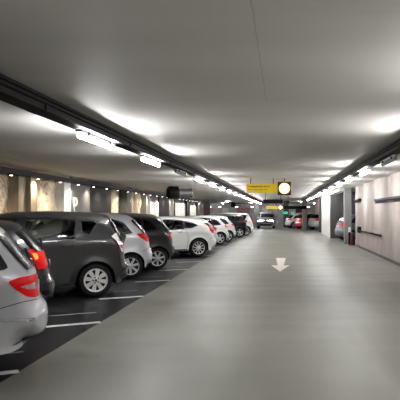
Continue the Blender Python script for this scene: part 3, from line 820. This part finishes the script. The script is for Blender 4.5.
        # rear reflector / sill strip
        patch([(ra+Ra+0.05,0.245*sz),(fa-Ra-0.05,0.245*sz),(fa-Ra-0.05,0.29*sz),(ra+Ra+0.05,0.29*sz)], 'sill_strip', 'trimblack', 0.004, sgn, rings=2, per=10, rnd_=0.02)
        if chrome:
            pts = [(0.05,0.515*sz),(0.30,0.535*sz),(0.62,0.555*sz),(0.62,0.58*sz),(0.30,0.562*sz),(0.05,0.545*sz)]
            patch(pts, 'bumper_strip', 'chrome', 0.006, sgn, rings=2, rnd_=0.02)
    # glass that wraps over the outline: rear window, windscreen
    def band(sel, name, mat, dmax, off, parent=None):
        idx = [j for j in range(nc) if sel(C[j])]
        if len(idx) < 2: return None
        rows = [0, 0.01, 0.03, 0.06, 0.1, 0.16, 0.24, 0.34, 0.46, 0.6, 0.75, 0.88, 1.0]
        v = []; m = 2*len(rows)-1
        mid = np.array((L*0.5, belt*0.75))
        for j in idx:
            p = C[j]; dd = (mid-p); dd /= np.linalg.norm(dd)
            line = []
            for k in rows:
                q = p+dd*dmax*k; w = wd(q[0], q[1], 0.0 if k == 0 else None)
                qq = q-dd*off
                line.append((qq[0]-ra, w+(off if k else 0), qq[1]))
            full = [(a, -b, c3) for a, b, c3 in reversed(line[1:])] + line
            v += full
        f = [(i*m+k, (i+1)*m+k, (i+1)*m+k+1, i*m+k+1) for i in range(len(idx)-1) for k in range(m-1)]
        return MB().add(v, f).build(name, M[mat], parent or t, True)
    g = B['glass']; half = L/2
    rw = band(lambda p: p[0] < half and g[1]*sz < p[1] < g[2]*sz, 'rear_window', 'windscreen_glass', B['sw'], 0.012)
    if rw:
        u, z = g[0]*su+0.05, g[1]*sz+0.08
        MB().tube((u-ra-0.05,-0.05,z-0.04),(u-ra+0.02,0.32,z+0.10),0.012,6).build('wiper', M['trimblack'], t)
    sh = B['shield']
    band(lambda p: sh[0]*su < p[0] < sh[1]*su, 'windscreen', 'windscreen_glass', B['sw'], 0.006)
    # grille and bumper opening at the front, plate, tail strip
    fx = L-ra
    hz = [p for p in B['prof'] if p[0] > B['L']-0.4][0][1]*sz
    band(lambda p: p[0] > half and 0.30*sz < p[1] < 0.44*sz, 'lower_grille', 'trimblack', 0.05, 0.004)
    band(lambda p: p[0] > half and 0.56*sz < p[1] < 0.66*sz, 'grille', 'trimblack', 0.012, 0.004)
    band(lambda p: p[0] < half and 0.255*sz < p[1] < 0.31*sz and p[0] < 0.3, 'bumper_skirt', 'trimblack', 0.14, 0.005)
    pz = 0.80*sz
    k = min(range(nc), key=lambda j: abs(C[j][1]-pz)+(10 if C[j][0] > half else 0)); pu = C[k][0]-ra
    MB().box((pu-0.003,-0.25,pz-0.055),(pu+0.03,0.25,pz+0.055)).build('number_plate', M['plate'], t)
    # roof rear spoiler lip
    for (x, sg) in ((0, 1), (0, -1), (fa-ra, 1), (fa-ra, -1)):
        wheel(t, x, sg*(W/2-0.125), R, sg, style, M[rim])
    return t

RZ = PI+TH
HATCH_TALL_LAMP = dict(HATCH, light=[(0.15,0.78),(0.19,1.00),(0.26,1.07),(0.44,1.06),(0.38,0.92),(0.31,0.76)])
HATCH_SQUARE_LAMP = dict(HATCH, light=[(0.075,0.79),(0.10,0.97),(0.27,0.99),(0.28,0.82)])
car(ESTATE, 'silver estate car at the left edge, nearest to the camera', 'p_silver', (0.10, 0.85), (-2.345, 5.80), RZ, lens='red_lens', chrome=True, sz=1.02, band_=True)
car(HATCH_TALL_LAMP, 'black hatchback half hidden between the silver estate and the charcoal family car', 'p_black', (0.05, 0.80), (-3.36, 8.75), RZ, sz=1.0, amber=True)
car(MPV, 'charcoal family car with silver hubcaps and clear tail lamps', 'p_charcoal', (0.72, 0.86), (-3.52, 11.1), RZ, lens='clear_lens', style='cap', rim='hubcap', glass='glass_green')
car(HATCH, 'pearl white tall hatchback right behind the charcoal family car', 'p_pearl', (0.62, 0.84), (-3.65, 14.15), RZ, su=1.05, sz=1.06, style='twin')
car(HATCH_SQUARE_LAMP, 'dark grey tall hatchback between the pearl hatchback and an empty bay', 'p_darkgrey', (0.62, 0.84), (-3.50, 16.5), RZ, sz=1.055, style='twin')
car(COUPE, 'white sporty hatchback with tall curved red tail lamps beyond the empty bay', 'p_white', (0.82, 0.88), (-3.0, 21.0), RZ, style='ten')
car(COUPE, 'silver hatchback almost hidden behind the white sporty hatchback', 'p_silver', (0.82, 0.88), (-3.20, 23.7), RZ, style='five', light_scale=1.0)
car(HATCH, 'small white hatchback, first one past the silver hatchback', 'p_white', (0.62, 0.82), (-3.08, 28.9), RZ, sz=0.95, light_scale=0.7)
car(HATCH, 'small white hatchback with dark side window, in front of the dark car', 'p_white', (0.62, 0.82), (-2.95, 31.6), RZ, sz=0.95, light_scale=0.8)
car(MPV, 'dark car between the small white hatchback and the tall white car', 'p_black', (0.72, 0.86), (-2.72, 37.2), RZ, sz=0.92, style='five')
car(MPV, 'tall white car behind the dark car, far down the left row', 'p_white', (0.0, 0.5), (-2.02, 40.6), RZ, sz=0.96, style='five', light_scale=0.8)
car(HATCH, 'grey hatchback at the far end of the left row', 'p_grey', (0.05, 0.8), (-2.05, 45.2), RZ, sz=1.02)
# others
car(HATCH, 'grey car with a red tail lamp parked nose-in in the right bay', 'p_grey', (0.1, -0.8), (3.22, 32.2), math.radians(10), sz=1.0, su=1.0)
car(MPV, 'oncoming grey car with both headlights lit at the far end of the aisle', 'p_grey', (4.36, 0.0), (-1.68, 57.0), -PI/2, lights_on=True, group='cars far down the aisle')
car(HATCH, 'white car parked sideways at the far end, left of the grey pillar', 'p_white', (0.05, -0.5), (0.42, 57.8), math.radians(14), sz=0.95, light_scale=0.8, group='cars far down the aisle')
car(HATCH, 'red car right of the far white car, partly behind the grey pillar', 'p_red', (0.05, -0.5), (1.5, 54.5), math.radians(24), sz=1.0, group='cars far down the aisle')
car(HATCH, 'silver car right of the far grey pillar', 'p_silver', (0.05, -0.5), (2.8, 52.4), math.radians(30), group='cars far down the aisle')

# ------------------------------------------------------------------ camera, world, view
cam = bpy.data.cameras.new('camera'); co = bpy.data.objects.new('camera', cam); COL.objects.link(co)
co.location = (0, 0, 1.6); co.rotation_euler = (PI/2, 0, 0)
cam.sensor_width = 36; cam.sensor_fit = 'HORIZONTAL'; cam.lens = 590/400*36
cam.shift_x = (200-283)/400; cam.shift_y = (212-200)/400
cam.clip_end = 300
SC.camera = co
w = bpy.data.worlds.new('world'); SC.world = w; w.use_nodes = True
w.node_tree.nodes['Background'].inputs['Color'].default_value = (0.02, 0.02, 0.022, 1)
SC.view_settings.view_transform = 'Standard'
SC.view_settings.look = 'Medium High Contrast'
SC.view_settings.exposure = -0.3
